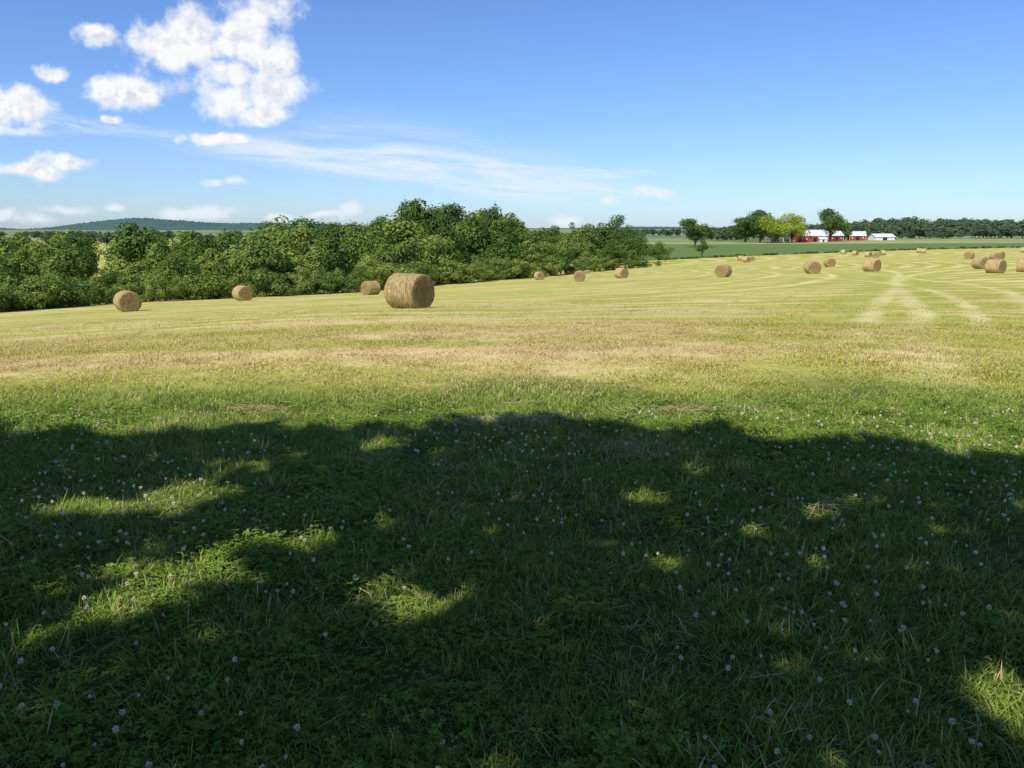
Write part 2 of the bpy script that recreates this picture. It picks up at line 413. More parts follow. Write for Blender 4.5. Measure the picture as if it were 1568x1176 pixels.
for (cx, cy, rx, ry, n) in [(1.5,6.85,.5,.12,110),(0,6.35,.45,.14,90),(.75,5.6,.4,.1,20),(.5,2.95,.16,.1,6),(1.7,4.35,.25,.1,14),(-2.2,6.9,.45,.1,50)]:
    sx.append(rng.normal(cx, rx*.5, n)); sy.append(rng.normal(cy, ry*.5, n))
scatter('loose_straw', cS, 3, np.concatenate([x]+sx), np.concatenate([y]+sy), .7, 1.2, .1)

# ------------------------------------------------------------------ trees
def tube(V, F, p0, p1, r0, r1, n=6):
    p0 = np.array(p0, float); p1 = np.array(p1, float); d = p1-p0; d /= np.linalg.norm(d)+1e-9
    a = np.cross(d, [.3, .9, .1]); a /= np.linalg.norm(a); b = np.cross(d, a); i = len(V)
    for p, r in ((p0, r0), (p1, r1)):
        for k in range(n):
            V.append(tuple(p+r*(a*math.cos(TAU*k/n)+b*math.sin(TAU*k/n))))
    for k in range(n): F.append((i+k, i+(k+1) % n, i+n+(k+1) % n, i+n+k))
def limb(V, F, p0, p1, r0, r1, g, segs=4, sag=.1):
    p0 = np.array(p0, float); p1 = np.array(p1, float); L = np.linalg.norm(p1-p0); prev = p0
    for s in range(1, segs+1):
        t = s/segs; q = p0+(p1-p0)*t+np.array([0, 0, 1])*math.sin(t*math.pi)*L*sag
        if s < segs: q = q+g.normal(0, .03*L, 3)
        tube(V, F, prev, q, r0+(r1-r0)*(s-1)/segs, r0+(r1-r0)*t); prev = q
def leaf_quads(P, Nn, size, g, jit=.45):
    n = len(P); Nn = Nn+g.normal(0, jit, (n, 3)); Nn /= np.linalg.norm(Nn, axis=1)[:, None]
    T = np.cross(Nn, g.normal(0, 1, (n, 3))); T /= np.linalg.norm(T, axis=1)[:, None]+1e-9; B = np.cross(Nn, T)
    s = size*g.uniform(.5, 1.25, n)[:, None]; q = s*g.uniform(.5, .9, n)[:, None]
    V = np.stack([P-T*s*.5, P-B*q*.5+Nn*s*.08, P+T*s*.5, P+B*q*.5+Nn*s*.08], 1).reshape(-1, 3)
    F = np.arange(n*4).reshape(-1, 4)
    return V, F
def tree_mesh(name, H, W, base, nlobe, nleaf, leaf, mat, seed, shape='round', trunk=.25, lr_=(.10, .21)):
    g = np.random.default_rng(seed); V = []; F = []
    top = H; cz = (base+top)/2; hz_ = (top-base)/2
    lobes = []
    asym = g.normal(0, .12, 2)*W
    for k in range(nlobe):
        u = g.normal(0, 1, 3); u /= np.linalg.norm(u); rr_ = g.uniform(.5, .95)
        zz = u[2]*rr_
        taper = 1-.35*max(zz, 0) if shape == 'round' else (1-.6*(zz*.5+.5))
        if shape == 'bush': taper = 1.
        c = np.array([u[0]*rr_*W/2*taper+asym[0]*zz, u[1]*rr_*W/2*taper+asym[1]*zz, cz+zz*hz_*.9])
        lobes.append((c, g.uniform(*lr_)*min(W, 2*hz_)))
    lobes.append((np.array([0, 0, cz]), .22*W)); lobes.append((np.array([asym[0]*.8, asym[1]*.8, top-.13*W]), .13*W))
    limb(V, F, (0, 0, -.3), (g.normal(0, .2), g.normal(0, .2), cz), trunk*H*.08+.02, trunk*H*.035, g, 4, 0)
    for c, r in lobes[:max(6, nlobe*2//3)]:
        limb(V, F, (0, 0, base*.7+g.uniform(0, .45)*(cz-base)), c, trunk*H*.028, .02, g, 3, .06)
    nb = len(V); nf = len(F)
    w = np.array([r*r for c, r in lobes]); w /= w.sum(); ch = g.choice(len(lobes), nleaf, p=w)
    C = np.array([lobes[i][0] for i in ch]); Rr = np.array([lobes[i][1] for i in ch])
    D = g.normal(0, 1, (nleaf, 3)); D[:, 2] += .25; D /= np.linalg.norm(D, axis=1)[:, None]
    lump = .65+.75*fbm(D[:, 0]*2.6+ch*3.1, D[:, 1]*2.6+D[:, 2]*3.3, 3, seed)
    rad = Rr*lump*np.where(g.uniform(0, 1, nleaf) < .75, g.uniform(.82, 1.05, nleaf), g.uniform(.4, 1.45, nleaf))
    P = C+D*rad[:, None]*np.array([1.1, 1.1, .85])
    P[:, 2] = np.maximum(P[:, 2], .1)
    LV, LF = leaf_quads(P, D+np.array([0, 0, .25]), leaf, g, .35)
    allV = np.vstack([np.array(V), LV]); allF = np.vstack([np.array(F), LF+nb])
    mi = np.concatenate([np.zeros(nf), np.ones(len(LF))])
    lb = g.uniform(0, 1, len(lobes))[ch]
    br = np.concatenate([np.zeros(nb), np.repeat(np.clip(.45*lb+.55*g.uniform(0, 1, nleaf), 0, 1), 4)])
    return mesh_np(name, allV, allF, [M_BARK, mat], mi=mi, attrs=dict(br=br))
def tree_set(tag, mat, seed0, leafscale=1., nl=4500):
    t = []
    for i in range(7):
        g = random.Random(seed0+i)
        t.append(('tree', tree_mesh(tag+'t%d' % i, 10, g.uniform(4.6, 7.8), g.uniform(.6, 1.8), 26+3*i, nl, .44*leafscale, mat, seed0+i, 'round' if i % 3 else 'cone')))
    return t
cTree = protos('woodland', tree_set('w', M_LEAF, 20))
cBush = protos('brush', [('bush', tree_mesh('b%d' % i, 4, 4.6, .2, 18, 2400, .27, M_LEAF, 50+i, 'bush', .15, (.10, .2))) for i in range(5)])
cFar = protos('farwood', tree_set('f', M_LEAF_FAR, 80, 1.7, 1300))

def tX(px): return (px-784)/1234.
ET = [-1.0,-.8,-.635,-.473,-.311,-.19,-.068,.053,.183]; EY = [50,58,66,80,92,105,140,165,208]
skt = [tX(p) for p in (-300,0,50,100,150,200,300,400,430,520,560,580,610,640,665,690,710,740,755,780,850,900,935,955,975,1005,1020)]
sky_el = [(350-v)*.0008 for v in (354,358,368,354,378,352,362,354,345,348,356,344,334,322,328,332,322,334,326,338,348,354,350,352,358,364,370)]
def scatter_trees(name, coll, nproto, x, y, h, H0, wid=(.9, 1.3), hue=None):
    n = len(x); z = height(x, y)-.15; s = h/H0; w = s*rng.uniform(wid[0], wid[1], n)
    rot = np.stack([rng.normal(0, .05, n), rng.normal(0, .05, n), rng.uniform(0, TAU, n)], 1)
    gn_instancer(name, np.stack([x, y, z], 1), coll, np.stack([w, w, s], 1), rot, rng.integers(0, nproto, n),
                 dict(hue=rng.uniform(0, 1, n)**1.4 if hue is None else hue))
def band(n, o0, o1, f0, f1, hmin, hmax, t0=-.85, t1=.18, pw=1.):
    t = t0+(np.arange(n)+rng.uniform(-.6, 1.6, n))/n*(t1-t0); Y = np.interp(t, ET, EY)+rng.uniform(o0, o1, n); X = t*Y
    gz = height(X, Y); top = 1.6+Y*np.interp(t, skt, sky_el)
    gap = (t > -.53) & (t < -.48)
    top = np.where(gap & (Y < 330), 1.6-Y*.045, top)
    h = np.clip((top-gz)*(f0+(f1-f0)*rng.uniform(0, 1, n)**pw), hmin, hmax)
    ok = ~(gap & (Y > 215) & (Y < 330))
    return X[ok], Y[ok], h[ok]
bx, by, bh = band(180, .3, 6, .10, .5, .7, 4.2, pw=1.7)
scatter_trees('field_edge_brush', cBush, 5, bx, by, bh, 4, (.8, 1.5), rng.uniform(.25, 1, len(bx)))
parts = [band(56, 5, 13, .3, .9, 3, 9), band(58, 15, 34, .4, 1.1, 3, 14), band(60, 36, 70, .6, 1.24, 3, 19), band(62, 75, 125, .7, 1.22, 3, 19, pw=1.3)]
X = np.concatenate([p[0] for p in parts]); Y = np.concatenate([p[1] for p in parts]); H = np.concatenate([p[2] for p in parts])
scatter_trees('woodland_trees', cTree, 7, X, Y, H, 10, (.9, 1.45))
def lone(name, px, Yd, h, wid, mesh, H0, W0):
    xx = tX(px)*Yd; o = add_obj(name, mesh, (xx, Yd, hz(xx, Yd)-.1)); o.scale = (wid/W0, wid/W0, h/H0); o.rotation_euler[2] = random.uniform(0, TAU); return o
M1 = tree_mesh('oak_a', 10, 9, 1.8, 34, 7000, .40, M_LEAF_OBJ, 11, 'round', .35, (.11, .2))
M2 = tree_mesh('oak_b', 10, 8, 2.2, 30, 6000, .40, M_LEAF_OBJ, 12, 'round', .35, (.11, .2))
M3 = tree_mesh('maple', 10, 8, .6, 28, 6000, .42, M_LEAF_YEL, 13, 'round', .3, (.12, .22))
M4 = tree_mesh('young', 10, 6, .8, 12, 2600, .42, M_LEAF_OBJ, 14, 'cone', .25)
M5 = tree_mesh('sparse', 10, 8, 2.5, 15, 2200, .38, M_LEAF_OBJ, 15, 'round', .4)
lone('oak_tree', 641, 185, 17.2, 11.5, M1, 10, 9); lone('oak_tree', 708, 180, 16.2, 12, M1, 10, 9); lone('oak_tree', 751, 190, 16, 7, M2, 10, 8); lone('oak_tree', 675, 183, 14.6, 8, M2, 10, 8)
lone('oak_tree', 585, 180, 13.2, 9, M2, 10, 8); lone('oak_tree', 520, 170, 12.2, 9, M1, 10, 9); lone('oak_tree', 432, 165, 11.8, 6, M2, 10, 8)
lone('thin_ash_tree', 943, 235, 14.8, 10, M5, 10, 8); lone('young_tree', 872, 215, 12.4, 6, M4, 10, 6)
lone('oak_tree', 210, 150, 10.2, 9, M1, 10, 9); lone('young_tree', 268, 120, 7.6, 4, M4, 10, 6); lone('oak_tree', 118, 170, 9.8, 9, M2, 10, 8); lone('oak_tree', 20, 130, 8.4, 8, M1, 10, 9); lone('oak_tree', 340, 150, 10., 9, M2, 10, 8)
lone('oak_tree', 1063, 450, 15.8, 21, M1, 10, 9)
lone('young_tree', 1075, 305, 7.6, 4.8, M4, 10, 6)
lone('shade_maple', 1140, 560, 18.5, 25, M2, 10, 8); lone('shade_maple', 1162, 555, 22, 23, M1, 10, 9)
lone('yellow_green_maple', 1186, 535, 18.5, 18, M3, 10, 8); lone('yellow_green_maple', 1211, 540, 20, 18, M3, 10, 8)
lone('oak_tree', 1268, 560, 22.5, 21, M1, 10, 9); lone('young_tree', 1296, 600, 9, 8, M4, 10, 6)
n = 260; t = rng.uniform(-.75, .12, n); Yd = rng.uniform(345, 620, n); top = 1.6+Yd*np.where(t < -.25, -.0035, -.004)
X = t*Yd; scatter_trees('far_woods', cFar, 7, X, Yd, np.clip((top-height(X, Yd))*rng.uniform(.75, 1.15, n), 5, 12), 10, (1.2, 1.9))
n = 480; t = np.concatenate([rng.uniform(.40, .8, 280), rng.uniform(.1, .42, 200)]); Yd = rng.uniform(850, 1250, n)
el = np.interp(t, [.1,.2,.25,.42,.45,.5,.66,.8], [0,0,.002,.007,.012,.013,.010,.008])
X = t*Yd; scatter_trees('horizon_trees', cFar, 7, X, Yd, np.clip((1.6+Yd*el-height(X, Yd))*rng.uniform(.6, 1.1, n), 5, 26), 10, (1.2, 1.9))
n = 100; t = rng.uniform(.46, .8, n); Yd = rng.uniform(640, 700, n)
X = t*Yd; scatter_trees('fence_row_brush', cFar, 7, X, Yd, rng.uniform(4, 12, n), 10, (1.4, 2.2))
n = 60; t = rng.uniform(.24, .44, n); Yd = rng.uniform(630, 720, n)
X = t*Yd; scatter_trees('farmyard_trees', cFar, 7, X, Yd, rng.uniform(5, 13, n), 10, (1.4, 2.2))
n = 180; a = np.radians(rng.uniform(10.2, 36, n)); rr_ = np.interp(np.degrees(a), [8,12,20,27,32,60], [270,290,330,370,400,420])+rng.uniform(-1, 2, n)
scatter_trees('crop_edge_weeds', cBush, 5, rr_*np.sin(a), rr_*np.cos(a), rng.uniform(.5, 1.2, n), 4, (1.2, 2.4))

M_HILL, N = new_mat('hazy_hill_forest')  # bluish greens stand in for aerial haze over the hills
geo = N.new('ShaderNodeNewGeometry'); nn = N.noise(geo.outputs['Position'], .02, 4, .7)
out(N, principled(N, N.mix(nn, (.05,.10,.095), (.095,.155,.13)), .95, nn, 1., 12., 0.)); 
def hill(name, pxs, ys, D, depth):
    tt = np.linspace(tX(pxs[0]), tX(pxs[-1]), 420); topz = 1.6+D*(350-np.interp(tt, [tX(p) for p in pxs], ys))*.0008
    topz = gs(topz[None], 9, 1, False)[0]
    rows = 14; V = []; 
    for r in range(rows):
        f = r/(rows-1); s = math.sin(f*math.pi/2)**1.3
        Yr = D-depth*(1-f)
        V.append(np.stack([tt*Yr, np.full_like(tt, Yr), -12+(topz+12)*s+(fbm(tt*500, np.full_like(tt, f*20), 3, 9)-.5)*9*s], 1))
    V.append(np.stack([tt*(D+300), np.full_like(tt, D+300), np.full_like(tt, -12)], 1))
    V = np.vstack(V); m = len(tt); i = np.arange(rows)[:, None]*m; j = np.arange(m-1)[None]
    F = np.stack([i+j, i+j+1, i+m+j+1, i+m+j], -1).reshape(-1, 4)
    add_obj(name, mesh_np(name, V, F, [M_HILL], smooth=True))
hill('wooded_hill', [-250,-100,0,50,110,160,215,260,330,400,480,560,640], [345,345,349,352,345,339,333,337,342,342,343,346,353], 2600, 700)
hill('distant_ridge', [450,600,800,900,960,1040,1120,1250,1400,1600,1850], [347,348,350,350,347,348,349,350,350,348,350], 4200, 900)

# ------------------------------------------------------------------ hay bales
def mat_bale():
    m, N = new_mat('hay_bale_straw'); tc = N.new('ShaderNodeTexCoord'); O = tc.outputs['Object']
    sp = N.new('ShaderNodeSeparateXYZ'); N.l.new(O, sp.inputs[0]); X, Y, Z = sp.outputs
    rad = N.m('SQRT', N.m('ADD', N.m('MULTIPLY', Y, Y), N.m('MULTIPLY', Z, Z)))
    ang = N.m('ARCTAN2', Z, Y)
    side = N.noise(N.vm('MULTIPLY', O, (26, 3.5, 3.5)), 1., 6, .75, .3)
    cb = N.new('ShaderNodeCombineXYZ'); N.put(cb.inputs[0], N.m('ADD', N.m('MULTIPLY', rad, 28), N.m('MULTIPLY', ang, .5))); N.put(cb.inputs[1], N.m('MULTIPLY', N.m('SINE', ang), 2.)); N.put(cb.inputs[2], N.m('MULTIPLY', N.m('COSINE', ang), 2.))
    end = N.noise(cb.outputs[0], 1., 5, .75, .2)
    isend = N.ss(N.m('ABSOLUTE', X), .74, .765)
    f = N.new('ShaderNodeMix'); N.put(f.inputs[0], isend); N.l.new(side, f.inputs[2]); N.l.new(end, f.inputs[3]); f = f.outputs[0]
    spk = N.noise(O, 45, 3, .8)
    f2 = N.ss(N.m('ADD', N.m('MULTIPLY', f, .75), N.m('MULTIPLY', spk, .35)), .41, .66)
    c = N.mix(f2, (.24,.15,.05), (.80,.60,.27))
    tw = N.m('GREATER_THAN', N.m('SINE', N.m('ADD', N.m('MULTIPLY', X, 62), N.m('MULTIPLY', ang, 1.))), .93)
    c = N.mix(N.m('MULTIPLY', N.m('MULTIPLY', tw, N.m('SUBTRACT', 1., isend)), .35), c, (.85,.74,.46))
    c = N.mix(N.m('MULTIPLY', isend, .5), c, (.19,.12,.045))  # ends painted darker, in place of shade on the face turned from the sun
    big = N.noise(O, 2.2, 3, .6)
    c = N.mix(N.ss(big, .42, .75, 0, .45), c, (.30,.19,.07))
    out(N, principled(N, c, .85, f2, .9, .04, .1)); return m
M_BALE = mat_bale()
def bale_mesh():
    g = np.random.default_rng(5); R = .76; Lh = .77
    prof = [(-Lh+.01*math.sin(i*2.4), R*f) for i, f in enumerate([.0, .07, .16, .26, .36, .46, .56, .66, .76, .86])]
    prof += [(-Lh+.015, R*.94), (-Lh+.045, R*.985)]+[(u, R*(1+.012*math.sin(u*9)+.006*math.cos(u*31))) for u in np.linspace(-Lh+.1, Lh-.1, 24)]
    pr = prof+[(-a, b) for a, b in prof[11::-1]]
    ns = 72; V = []
    for k, (a, b) in enumerate(pr):
        th = np.arange(ns)*TAU/ns
        bb = b*(1+(fbm(np.cos(th)*2+5+a*4, np.sin(th)*2+5, 3, 4)-.5)*.05)
        aa = a+(fbm(np.cos(th)*b*5+9, np.sin(th)*b*5+9, 3, 6)-.5)*.05*np.sign(a)*(abs(a) > Lh-.06)
        z = bb*np.sin(th); yv = bb*np.cos(th)
        z = np.where(z < -R*.9, -R*.9+(z+R*.9)*.25, z); z = z*.985
        V.append(np.stack([aa+np.zeros(ns), yv, z], 1))
    V = np.vstack(V); m = len(pr); i = np.arange(m-1)[:, None]*ns; j = np.arange(ns)[None]; j2 = (j+1) % ns
    F = np.stack([i+j, i+j2, i+ns+j2, i+ns+j], -1).reshape(-1, 4)[:, ::-1]
    n = 2600; th = g.uniform(0, TAU, n); u = g.uniform(-Lh, Lh, n); base = np.stack([u, R*np.cos(th)*.99, R*np.sin(th)*.975], 1)
    nn = np.stack([np.zeros(n), np.cos(th), np.sin(th)], 1); tg = np.stack([g.normal(0, .6, n), -np.sin(th)*g.choice([-1, 1], n), np.cos(th)], 1)
    q = n//3; rr = R*np.sqrt(g.uniform(0, 1, q)); sg = g.choice([-1, 1], q)
    base[:q] = np.stack([sg*Lh, rr*np.cos(th[:q]), rr*np.sin(th[:q])*.98], 1); nn[:q] = np.stack([sg, 0*sg, 0*sg], 1); tg[:q] = g.normal(0, 1, (q, 3))
    tip = base+(nn*g.uniform(.1, .7, n)[:, None]+tg)*g.uniform(.02, .07, n)[:, None]
    s = np.cross(tip-base, nn); s /= np.linalg.norm(s, axis=1)[:, None]+1e-9; s *= .003
    SV = np.stack([base-s, base+s, tip+s*.4, tip-s*.4], 1).reshape(-1, 3)
    SV[:, 2] = np.maximum(SV[:, 2], -R*.92)
    F2 = np.arange(n*4).reshape(-1, 4)+len(V)
    return mesh_np('hay_bale', np.vstack([V, SV]), np.vstack([F, F2]), [M_BALE], smooth=True)
BM = bale_mesh()
BALES = [(626,33.2,-34,1.),(189,56,-50,1.),(368,77,-48,1.),(566,84,-130,1.),(826,142,-70,1.),(888,107,-95,1.),(952,118,-60,1.02),(1109,92,-125,1.),
 (1134,235,0,1.),(1143,212,-60,1.),(1151,225,-90,1.),(1245,93,-88,1.),(1271,130,-90,1.),(1336,96,-60,1.02),(1329,215,-60,1.),(1341,205,-100,1.),(1309,255,-60,1.),(1351,240,0,1.),
 (1291,290,-40,1.),(1413,262,-30,1.),(1407,275,-60,1.),(1484,160,-140,1.),(1503,99,-80,1.),(1526,85,-60,1.),(1529,150,-70,1.),(1524,143,-90,.95),(1572,88,-40,1.),(1567,240,-60,1.),(1622,110,-50,1.),(-90,60,-50,1.)]
for px, Yd, yaw, s in BALES:
    xx = tX(px)*Yd; o = add_obj('hay_bale', BM, (xx, Yd, hz(xx, Yd)+.69*s)); o.rotation_euler = (0, 0, math.radians(yaw)); o.scale = (s, s, s)

# ------------------------------------------------------------------ farm buildings
M_RED = mat_plain('red_barn_boards', (.33,.035,.03), (.45,.06,.05), 3, .7, (8, 8, .4))
M_TIN = mat_plain('tin_roof', (.62,.64,.67), (.78,.79,.8), 2, .4)
M_WHITE = mat_plain('white_paint', (.72,.72,.7), (.82,.82,.8), 2)
M_TAN = mat_plain('tan_siding', (.50,.44,.26), (.6,.53,.33), 2)
M_DARK = mat_plain('dark_opening', (.02,.02,.025), (.04,.04,.045), 2, .3)
def box(name, c, s, mat, par):
    V = [(c[0]+i*s[0]/2, c[1]+j*s[1]/2, c[2]+k*s[2]/2) for i in (-1, 1) for j in (-1, 1) for k in (-1, 1)]
    F = [(0,1,3,2),(4,6,7,5),(0,4,5,1),(2,3,7,6),(0,2,6,4),(1,5,7,3)]
    return add_obj(name, mesh_np(name, V, F, [mat]), parent=par)
def gable(name, px, Yd, L, W, hw, hr, yaw, wall, roof, kind='barn'):
    xx = tX(px)*Yd; e = add_obj(name, None, (xx, Yd, hz(xx, Yd)-.2)); e.rotation_euler[2] = math.radians(yaw)
    a, b = L/2, W/2
    V = [(-a,-b,0),(a,-b,0),(a,b,0),(-a,b,0),(-a,-b,hw),(a,-b,hw),(a,b,hw),(-a,b,hw),(-a,0,hr-.12),(a,0,hr-.12)]
    me = bpy.data.meshes.new('walls'); me.from_pydata(V, [], [(0,1,5,4),(2,3,7,6),(1,2,6,9,5),(3,0,4,8,7)]); me.materials.append(wall)
    add_obj('walls', me, parent=e)
    o = .5; sl = (hr-hw)/b; ez = hw-sl*o
    V = [(-a-o,-b-o,ez),(a+o,-b-o,ez),(a+o,0,hr),(-a-o,0,hr),(-a-o,b+o,ez),(a+o,b+o,ez)]
    V += [(p[0], p[1], p[2]+.18) for p in V]
    F = [(0,1,2,3),(3,2,5,4),(6,9,8,7),(9,10,11,8),(0,6,7,1),(4,5,11,10),(0,3,9,6),(3,4,10,9),(1,7,8,2),(2,8,11,5)]
    me = bpy.data.meshes.new('roof'); me.from_pydata(V, [], F); me.materials.append(roof); add_obj('roof', me, parent=e)
    if kind == 'barn':
        box('door_track', (0, -b-.05, 3.7), (4.4, .1, .25), M_WHITE, e); box('door_opening', (0, -b-.06, 1.7), (2.2, .06, 3.4), M_DARK, e)
        for k in (-1, 1): box('window', (k*L*.33, -b-.05, 2.2), (.8, .1, .8), M_WHITE, e)
        box('gable_door', (-a-.05, 0, 1.8), (.1, 3., 3.6), M_DARK, e); box('loft_door', (-a-.05, 0, hw+.6), (.1, 1.2, 1.2), M_WHITE, e)
        for k in (-1, 1): box('corner_board', (k*(a+.03), -b-.03, hw/2), (.16, .16, hw), M_WHITE, e)
    elif kind == 'house':
        for f in (1.6, 4.4):
            for k in (-.35, -.12, .12, .35): box('window', (k*L, -b-.05, f), (.9, .1, 1.5), M_DARK, e)
        box('door', (0, -b-.05, 1.1), (1.0, .1, 2.1), M_WHITE, e); box('chimney', (a*.5, 0, hr+.3), (.8, .8, 1.8), M_RED, e)
    else:
        box('shed_door', (0, -b-.05, hw*.42), (L*.22, .1, hw*.84), M_DARK, e)
    return e
gable('red_barn', 1240, 560, 18.5, 11, 4.6, 8.2, 8, M_RED, M_TIN)
gable('red_barn', 1273, 590, 11, 9, 4.2, 7.2, 14, M_RED, M_TIN)
gable('white_shed', 1257, 555, 5, 5, 2.2, 3.4, 0, M_WHITE, M_TIN, kind='shed')
gable('red_barn', 1309, 600, 11, 9, 3.8, 6.6, -12, M_RED, M_TIN)
gable('machine_shed', 1347, 600, 15, 10, 2.6, 4.7, 5, M_WHITE, M_TIN, kind='shed')
gable('farmhouse', 1193, 560, 10, 8, 5.6, 8.2, 10, M_TAN, M_TIN, kind='house')

# ------------------------------------------------------------------ shade trees behind the camera (cast the foreground shade)
EX = [-40,-4.26,-2.85,-2.15,-1.25,-.77,-.25,.31,1.07,1.66,2.05,2.52,3.02,3.34,3.6,40]
EYY = [6.4,6.42,6.15,6.55,6.3,6.3,6.68,6.68,6.48,6.18,5.8,5.9,5.78,5.45,5.2,4.9]
PATCH = [(-.96,5.8,.15,.18),(-1.9,5.22,.2,.11),(-2.2,4.45,.38,.18),(-1.95,4.72,.18,.16),(-1.5,3.5,.34,.2),(-1.15,3.88,.22,.13),(-1.65,3.2,.2,.12),(-.47,3.27,.18,.11),(.78,4.53,.13,.06),(.46,3.86,.06,.04),
 (1.72,4.29,.11,.05),(1.25,4.0,.09,.06),(2.1,4.48,.13,.05),(1.72,2.45,.12,.18)]
def shade():
    g = np.random.default_rng(9)
    ct = 1/math.tan(SUN_EL)
    n = 64000; sx = g.uniform(-9.5, 8.5, n); sy = g.uniform(-6, 7.2, n); h = g.uniform(4.6, 10, n)
    edge = np.interp(sx, EX, EYY)+(fbm(sx*3.5, sx*0+.5, 3, 31)-.5)*.8+(vnoise(sx*6, h*2, 37)-.5)*.35
    ok = sy < edge-.08
    for i, (cx, cy, rx, ry) in enumerate(PATCH):
        wob = 1+(fbm(sx*6, sy*6, 3, 41)-.5)*2.4
        d = ((sx-cx)/(rx+.04))**2+((sy-cy)/(ry+.04))**2
        ok &= ~((d < 1.3*wob) & (g.uniform(0, 1, n) < (.96 if i < 2 else .99)))
    ok &= (fbm(sx*2.2, sy*2.2, 3, 61) < .78+.1*(sy < 2)) | (g.uniform(0, 1, n) < .6)
    sx, sy, h = sx[ok], sy[ok], h[ok]
    P = np.stack([sx+SH[0]*ct*h, sy+SH[1]*ct*h, h], 1)
    keep = ~((P[:, 1] > .3) & (np.abs(P[:, 0]) < P[:, 1]*.9) & (P[:, 2]-1.6 < P[:, 1]*.5))
    P = P[keep]; print('shade leaves', len(P))
    trunks = [(-8.5, -5.5), (1.5, -8.5), (-4.0, -14.)]
    T = np.array(trunks); own = np.argmin(((P[:, None, :2]-T[None])**2).sum(2), 1)
    for k, (tx, ty) in enumerate(trunks):
        Q = P[own == k]
        if len(Q) == 0: continue
        V = []; F = []
        limb(V, F, (tx, ty, -.3), (tx+.3, ty+.2, 7.5), .36, .2, g, 5, 0)
        for q in Q[g.choice(len(Q), 12)]:
            limb(V, F, (tx+.1, ty+.1, g.uniform(3.6, 7)), q, .07, .012, g, 5, .08)
        nb = len(V); nf = len(F)
        LV, LF = leaf_quads(Q, np.tile([SH[0]*.5, SH[1]*.5, 1.], (len(Q), 1)), .25, g)
        me = mesh_np('shade_tree', np.vstack([np.array(V), LV]), np.vstack([np.array(F), LF+nb]), [M_BARK, M_LEAF_SH],
                     mi=np.concatenate([np.zeros(nf), np.ones(len(LF))]), attrs=dict(br=np.concatenate([np.zeros(nb), np.repeat(g.uniform(0, 1, len(Q)), 4)])))
        add_obj('shade_tree', me)
shade()

# ------------------------------------------------------------------ world
w = bpy.data.worlds.new('World'); scene.world = w; w.use_nodes = True
w.node_tree.nodes.clear(); N = NT(w.node_tree)
sky = N.new('ShaderNodeTexSky', sky_type='NISHITA'); sky.sun_disc = False
sky.sun_elevation = SUN_EL; sky.sun_rotation = math.atan2(SH[0], SH[1]); sky.air_density = 1.0; sky.dust_density = .3; sky.ozone_density = 2.5
b1 = N.new('ShaderNodeBackground'); N.put(b1.inputs[0], N.vm('MULTIPLY', sky.outputs[0], (.71, .92, 1.33))); b1.inputs[1].default_value = .117
wo = N.new('ShaderNodeOutputWorld'); N.l.new(b1.outputs[0], wo.inputs[0])

# ------------------------------------------------------------------ clouds: a flat self-lit sheet with painted shading, 12 km away
CD = 12000.
m, N = new_mat('clouds'); m.cycles.emission_sampling = 'NONE'
tc = N.new('ShaderNodeTexCoord')
UVn = N.vm('MULTIPLY', tc.outputs['Object'], (1/CD, 1/CD, 1/CD))
spx = N.new('ShaderNodeSeparateXYZ'); N.l.new(UVn, spx.inputs[0]); cbx = N.new('ShaderNodeCombineXYZ')
N.l.new(spx.outputs[0], cbx.inputs[0]); N.l.new(spx.outputs[2], cbx.inputs[1]); UV = cbx.outputs[0]
def uvpx(px, py):
    v = (588-py)/1220; D = .9815+.1916*v
    return (px-784)/1220/D, (-.1916+.9815*v)/D
K = 1/1275.
wn = N.noise(UV, 11, 3, .65, out='Color')
UVw = N.vm('ADD', UV, N.vm('MULTIPLY', N.vm('SUBTRACT', wn, (.5, .5, .5)), (.045, .03, 0)))
BL = [(238,70,48,32),(300,50,50,30),(355,60,60,36),(400,18,50,20),(425,90,28,32),(205,138,54,22),(345,112,34,24),(345,152,44,32),(425,140,54,28),(400,172,50,14),(145,52,30,15),(12,168,64,25),(85,116,20,12),(40,264,60,12),(105,248,30,13),(345,212,50,9),(170,181,16,8)]
SM = [(330,281,14,7),(358,280,18,7),(543,322,14,11),(1000,296,34,8),(930,305,20,7),(60,337,28,10),(105,321,36,8),(300,324,56,9),(5,328,16,10),(175,320,16,6),(720,333,40,6),(860,338,28,8),(430,332,24,6),(640,336,26,6),(500,325,30,5),(25,204,34,6)]
def blobs(vec, lst, grow=1.35):
    acc = None
    for (px, py, rx, ry) in lst:
        u, v = uvpx(px, py)
        q = N.new('ShaderNodeVectorMath', operation='MULTIPLY_ADD'); N.put(q.inputs[0], vec)
        sx_, sy_ = 1/(rx*K*grow), 1/(ry*K*grow)
        q.inputs[1].default_value = (sx_, sy_, 0); q.inputs[2].default_value = (-u*sx_, -v*sy_, 0)
        d = N.vm('LENGTH', q.outputs[0])
        acc = d if acc is None else N.m('MINIMUM', acc, d)
    return N.m('SUBTRACT', 1., acc)
m0 = N.m('MAXIMUM', blobs(UVw, BL, 1.5), -1.)
n0 = N.noise(UV, 22, 8, .60); n1 = N.noise(N.vm('ADD', UV, (-.004, .010, 0)), 22, 5, .6)
d0 = N.m('ADD', m0, N.m('MULTIPLY', N.m('SUBTRACT', n0, .5), 2.1))
a0 = N.ss(d0, 0., .66)
sm = N.m('ADD', N.m('MAXIMUM', blobs(UVw, SM, 1.7), -1.), N.m('MULTIPLY', N.m('SUBTRACT', n0, .5), 1.9))
a1 = N.m('MULTIPLY', N.ss(sm, .1, .85), .8)
wn2 = N.noise(UV, 3.5, 2, .5, out='Color')
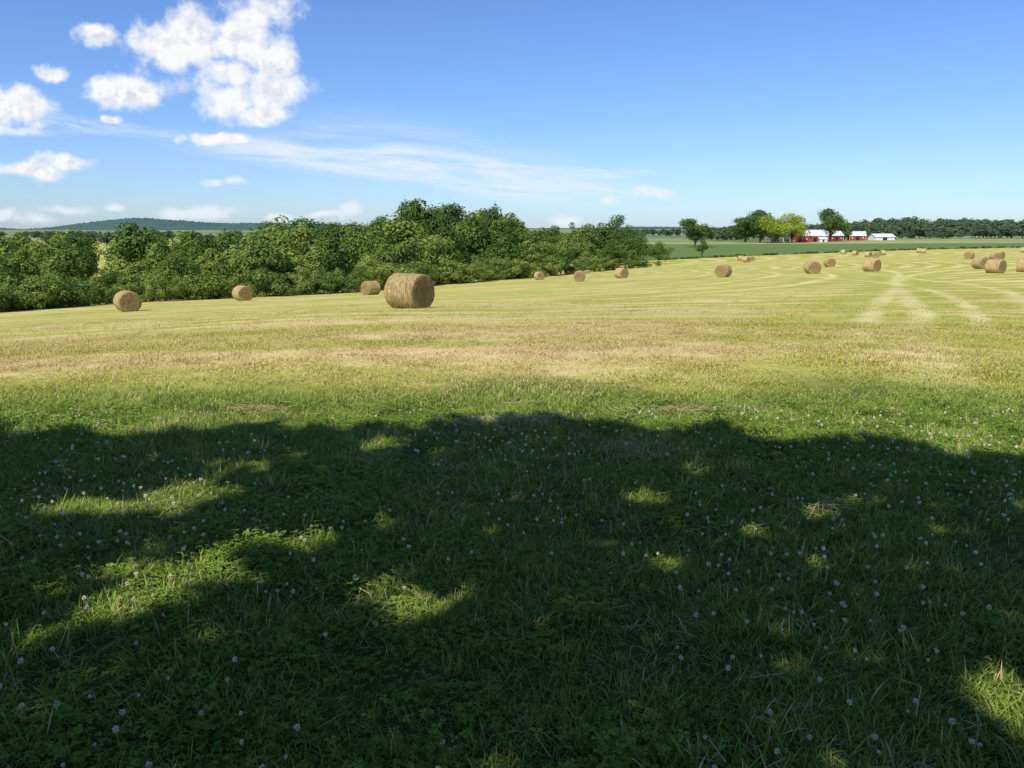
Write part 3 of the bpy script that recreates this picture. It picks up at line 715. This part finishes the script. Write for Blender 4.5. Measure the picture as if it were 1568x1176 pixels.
UVw2 = N.vm('ADD', UV, N.vm('MULTIPLY', N.vm('SUBTRACT', wn2, (.5, .5, .5)), (.06, .035, 0)))
rot = N.new('ShaderNodeVectorRotate', rotation_type='Z_AXIS'); N.put(rot.inputs['Vector'], UVw2); rot.inputs['Angle'].default_value = math.radians(6)
fib = N.ss(N.noise(N.vm('MULTIPLY', rot.outputs[0], (6, 50, 1)), 1., 7, .70, .6), .30, .66)
def streak(px, py, L, th, deg, st):
    u, v = uvpx(px, py)
    mp = N.new('ShaderNodeMapping', vector_type='TEXTURE'); N.put(mp.inputs['Vector'], UVw2)
    mp.inputs['Location'].default_value = (u, v, 0); mp.inputs['Rotation'].default_value = (0, 0, math.radians(-deg)); mp.inputs['Scale'].default_value = (L*K, th*K, 1e6)
    d = N.m('SUBTRACT', 1., N.vm('LENGTH', mp.outputs[0]), clamp=True)
    return N.m('MULTIPLY', N.ss(d, 0, .75), st)
ci = None
for s_ in [(470,238,300,30,7,1.),(640,252,220,34,5,1.),(800,278,200,42,8,.95),(890,270,150,14,-3,.8),(150,193,160,15,6,.9),(620,228,360,66,7,.35),(60,205,90,10,0,.5),(500,200,80,14,-4,.3),(930,292,110,22,4,.5)]:
    v = streak(*s_); ci = v if ci is None else N.m('ADD', ci, v, clamp=True)
ci = N.m('MULTIPLY', ci, fib)
shade_ = N.ss(N.m('SUBTRACT', n0, n1), -.10, .05)  # offset noise paints lit and shaded sides into the cloud colour
thick = N.ss(d0, .25, 1.0)
ccol = N.mix(N.m('MULTIPLY', N.m('SUBTRACT', 1., shade_), N.m('ADD', .1, N.m('MULTIPLY', thick, .8))), (.96,.965,.98), (.60,.67,.80))
alpha = N.m('MAXIMUM', N.m('MAXIMUM', a0, a1), N.m('MULTIPLY', ci, .8))
ccol = N.mix(a0, (.86,.91,.97), ccol)
em = N.new('ShaderNodeEmission'); N.put(em.inputs[0], ccol); em.inputs[1].default_value = 1.
tp = N.new('ShaderNodeBsdfTransparent'); mx = N.new('ShaderNodeMixShader'); N.put(mx.inputs[0], alpha)
N.l.new(tp.outputs[0], mx.inputs[1]); N.l.new(em.outputs[0], mx.inputs[2]); out(N, mx.outputs[0])
cz_ = CD*.34; cx_ = CD*.85
add_obj('clouds', mesh_np('clouds', [(-cx_, 0, -10), (cx_, 0, -10), (cx_, 0, cz_), (-cx_, 0, cz_)], [(0, 1, 2, 3)], [m]), (0, CD, 1.6))

# ------------------------------------------------------------------ sun + camera
sl = bpy.data.lights.new('sun', 'SUN'); sl.energy = 5.0; sl.angle = math.radians(.5); sl.color = (1., .95, .85)
so = bpy.data.objects.new('sun', sl); scene.collection.objects.link(so)
d = Vector((SH[0]*math.cos(SUN_EL), SH[1]*math.cos(SUN_EL), math.sin(SUN_EL)))
so.rotation_euler = d.to_track_quat('Z', 'Y').to_euler(); so.location = d*50
cam = bpy.data.cameras.new('camera'); cam.sensor_width = 36; cam.lens = 28; cam.clip_end = 30000; cam.clip_start = .05
co = bpy.data.objects.new('camera', cam); scene.collection.objects.link(co)
co.location = (0, 0, 1.6); co.rotation_euler = (math.radians(90-11.05), 0, 0)
scene.camera = co
